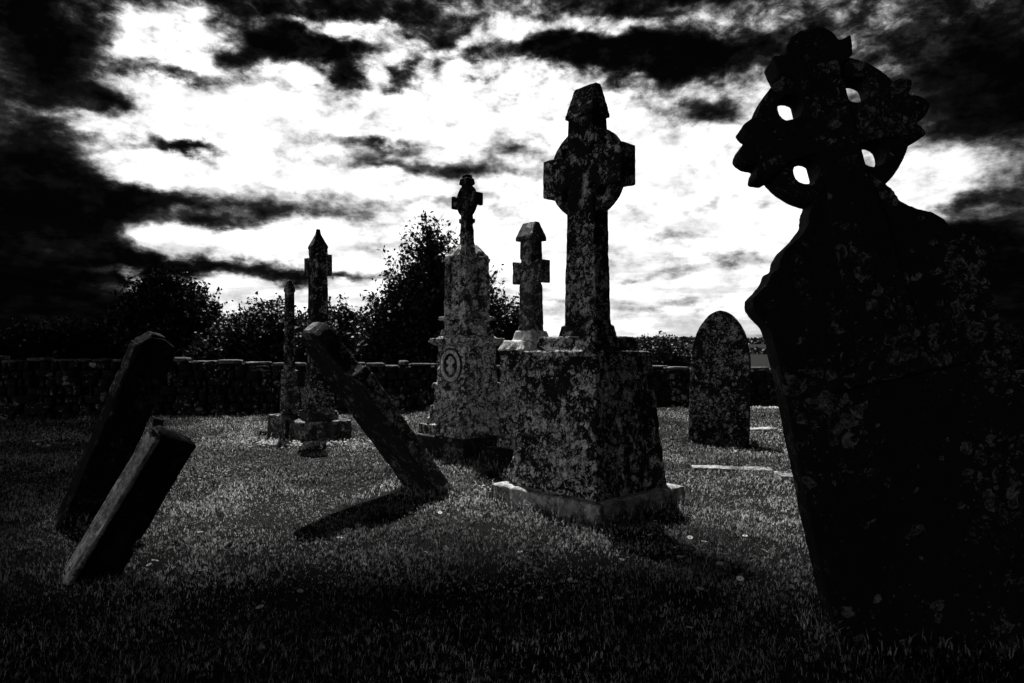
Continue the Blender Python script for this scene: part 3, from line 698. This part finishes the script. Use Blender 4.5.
tree('round_tree', 'broad round-crowned tree, tallest behind the left part of the wall', 'tree', tx(168, 24), 24,
     [(0, 0, 2.5, 1.8, 1.6, 1.5), (-1.0, .2, 1.7, 1.3, 1.2, 1.25), (1.05, 0, 1.8, 1.35, 1.2, 1.15), (2.0, .1, 1.2, .95, .9, 1.0)], 6000, .15, 14, .45, .2, seed=11, inner=.5)
tree('hawthorn_tree', 'ragged tree with spiky upright shoots behind the stepped monument', 'tree', tx(423, 19.6), 19.6,
     [(.1, 0, 2.6, 1.0, 1.0, 1.5), (-.55, 0, 2.3, .85, .8, 1.1), (.35, 0, 3.75, .5, .5, .75), (.9, .2, 2.2, 1.0, .9, 1.4), (-1.0, 0, 1.4, .7, .8, .9), (.25, 0, 4.4, .28, .3, .55), (1.4, .1, 2.7, .6, .5, .8)], 2400, .15, 13, .8, .16, upb=.8, seed=12, inner=.5)
hedge = [('low dark bush at the far left end of the wall', 10, 22, .0, 2.0, 2.3), ('low dark bush just left of the round tree', 78, 24, .0, 1.8, 2.6), ('dark bush with a twiggy top behind the thin pillar', 272, 21.5, 0, 1.35, 3.1),
         ('low bush filling the gap right of the round tree', 232, 21.8, 0, 1.1, 2.4), ('rounded bush seen behind the toppling headstone', 338, 21, 0, 1.3, 3.0), ('bush left of the ragged tree, against its foot', 378, 20.8, 0, 1.0, 2.6),
         ('small bush showing between the stepped monument and the small cross', 507, 21, 0, .8, 3.2)]
for i, (lab, px, Y, dz_, r_, top) in enumerate(hedge):
    tree('hedge_bush', lab, 'bush', tx(px, Y), Y, [(0, 0, top*.52, r_, r_*.8, top*.46), (r_*.45, 0, top*.42, r_*.7, r_*.7, top*.42), (-r_*.5, 0, top*.40, r_*.7, r_*.7, top*.38)],
         int(1050*r_), .14, 13, .42, .07, 'bushes behind the wall', .6, 20+i)
for i, (lab, px, Y, r_, top) in enumerate([('dark rounded thicket beyond the wall left of the round-topped headstone', 655, 34, 1.35, 2.25), ('smaller thicket right of the rounded one beyond the wall', 672, 36, .9, 2.15), ('low thicket mostly hidden by the broad plinth', 622, 33, 1.2, 1.75), ('added dark thicket hiding the bright field right of the foreground cross', 1010, 29, 2.0, 2.3)]):  # the last thicket is added to darken the field strip behind it
    tree('thicket', lab, 'bush', tx(px, Y), Y, [(0, 0, top*.5, r_, r_, top*.45), (r_*.5, 0, top*.4, r_*.6, r_, top*.36)], int(600*r_), .15, 12, .4, .07, 'thickets beyond the wall', .4, 40+i)

# far wooded ridge and hedgerow
def far_wood(name, y0, x0, x1, n, hlo, hhi, label, leaf):
    r2 = np.random.default_rng(int(y0)); x = r2.uniform(x0, x1, n); y = y0+r2.normal(0, y0*.03, n)
    hh = np.array([hlo+(hhi-hlo)*(.5+.5*noise.noise(Vector((a*.09, y0, 0)))) for a in x])
    z = np.array([hgt(a, b) for a, b in zip(x, y)])+hh*r2.random(n)**.8
    Cn = np.stack([x, y, z], 1); a = r2.normal(0, 1, (n, 3)); a /= np.linalg.norm(a, axis=1)[:, None]
    b = np.cross(a, r2.normal(0, 1, (n, 3))); b /= np.linalg.norm(b, axis=1)[:, None]; s = leaf*r2.uniform(.6, 1.3, n)[:, None]
    Q = np.stack([Cn-a*s, Cn+b*s*.6, Cn+a*s, Cn-b*s*.6], 1).reshape(-1, 3)
    me = bpy.data.meshes.new(name); me.from_pydata(Q.tolist(), [], np.arange(4*n).reshape(-1, 4).tolist())
    return tag(mesh_obj(name, me, M_leaf), label, 'woodland', kind='stuff')
far_wood('far_woodland', 250, -260, 260, 26000, 1.0, 3.6, 'dark band of distant woodland along the low ridge', .7)
far_wood('far_hedgerow', 110, -120, 120, 9000, .5, 1.3, 'distant hedgerow crossing the fields', .35)

# ------------------------------------------------------------------ unseen lump mass added overhead to shade the near, left and right turf
def blocker_mass():
    bm = Lumps(); rr = random.Random(5); H = 200.0
    off = Vector((sd.x, sd.y, 0))*(H/sd.z)
    def blocker_lump(gx_, gy_, r):
        z = H+rr.uniform(-1, 1)*r*.6+6
        c = Vector((gx_, gy_, 0)) + Vector((sd.x, sd.y, 0))*(z/sd.z) + Vector((0, 0, z))
        s = Vector((rr.random()*99, 0, 0)); bm.add([c+dv*r*(1+.25*noise.noise(dv*1.5+s)) for dv in ICO_V])
    # near edge: turf closer than about 4 m
    for i in range(26):
        gx_ = -14+i*1.6; r = rr.uniform(2.2, 3.0); blocker_lump(gx_, NEAR-(1.0 if gx_ < -1.6 else 0)-r*1.0+rr.uniform(-.3, .3), r)
    for i in range(60):
        r = rr.uniform(4, 7); blocker_lump(rr.uniform(-26, 30), NEAR-6.5-rr.random()*20, r)
    # left edge: a line running away from the viewer
    for i in range(22):
        yy = 2+i*1.5; r = rr.uniform(2.2, 3.0); blocker_lump(LEFT0+LEFT1*yy-r*1.05, yy, r)
    for i in range(130):
        yy = rr.uniform(-6, 44); r = rr.uniform(4, 7); blocker_lump(LEFT0+LEFT1*yy-6.8-rr.random()*26, yy, r)
    for i in range(26):
        yy = 2+i*1.5; r = rr.uniform(2.2, 3.0); blocker_lump(RIGHT0+RIGHT1*yy+r*1.05, yy, r)
    for i in range(130):
        yy = rr.uniform(-6, 44); r = rr.uniform(4, 7); blocker_lump(RIGHT0+RIGHT1*yy+6.8+rr.random()*26, yy, r)
    for i in range(60):                                 # farther back, over the fields on either side
        yy = rr.uniform(40, 170); r = rr.uniform(12, 20); blocker_lump(RIGHT0+(RIGHT1+.12)*yy+22+rr.random()*60, yy, r); blocker_lump(LEFT0+LEFT1*yy-20-rr.random()*60, yy, r)
    me = bm.mesh('shade_blocker')
    tag(mesh_obj('shade_blocker', me, M_blocker), 'added unseen lump mass high overhead shading the edges of the lawn', 'cloud', kind='stuff')
NEAR, LEFT0, LEFT1, RIGHT0, RIGHT1 = 4.8, -.62, -.46, 1.0, .43
blocker_mass()
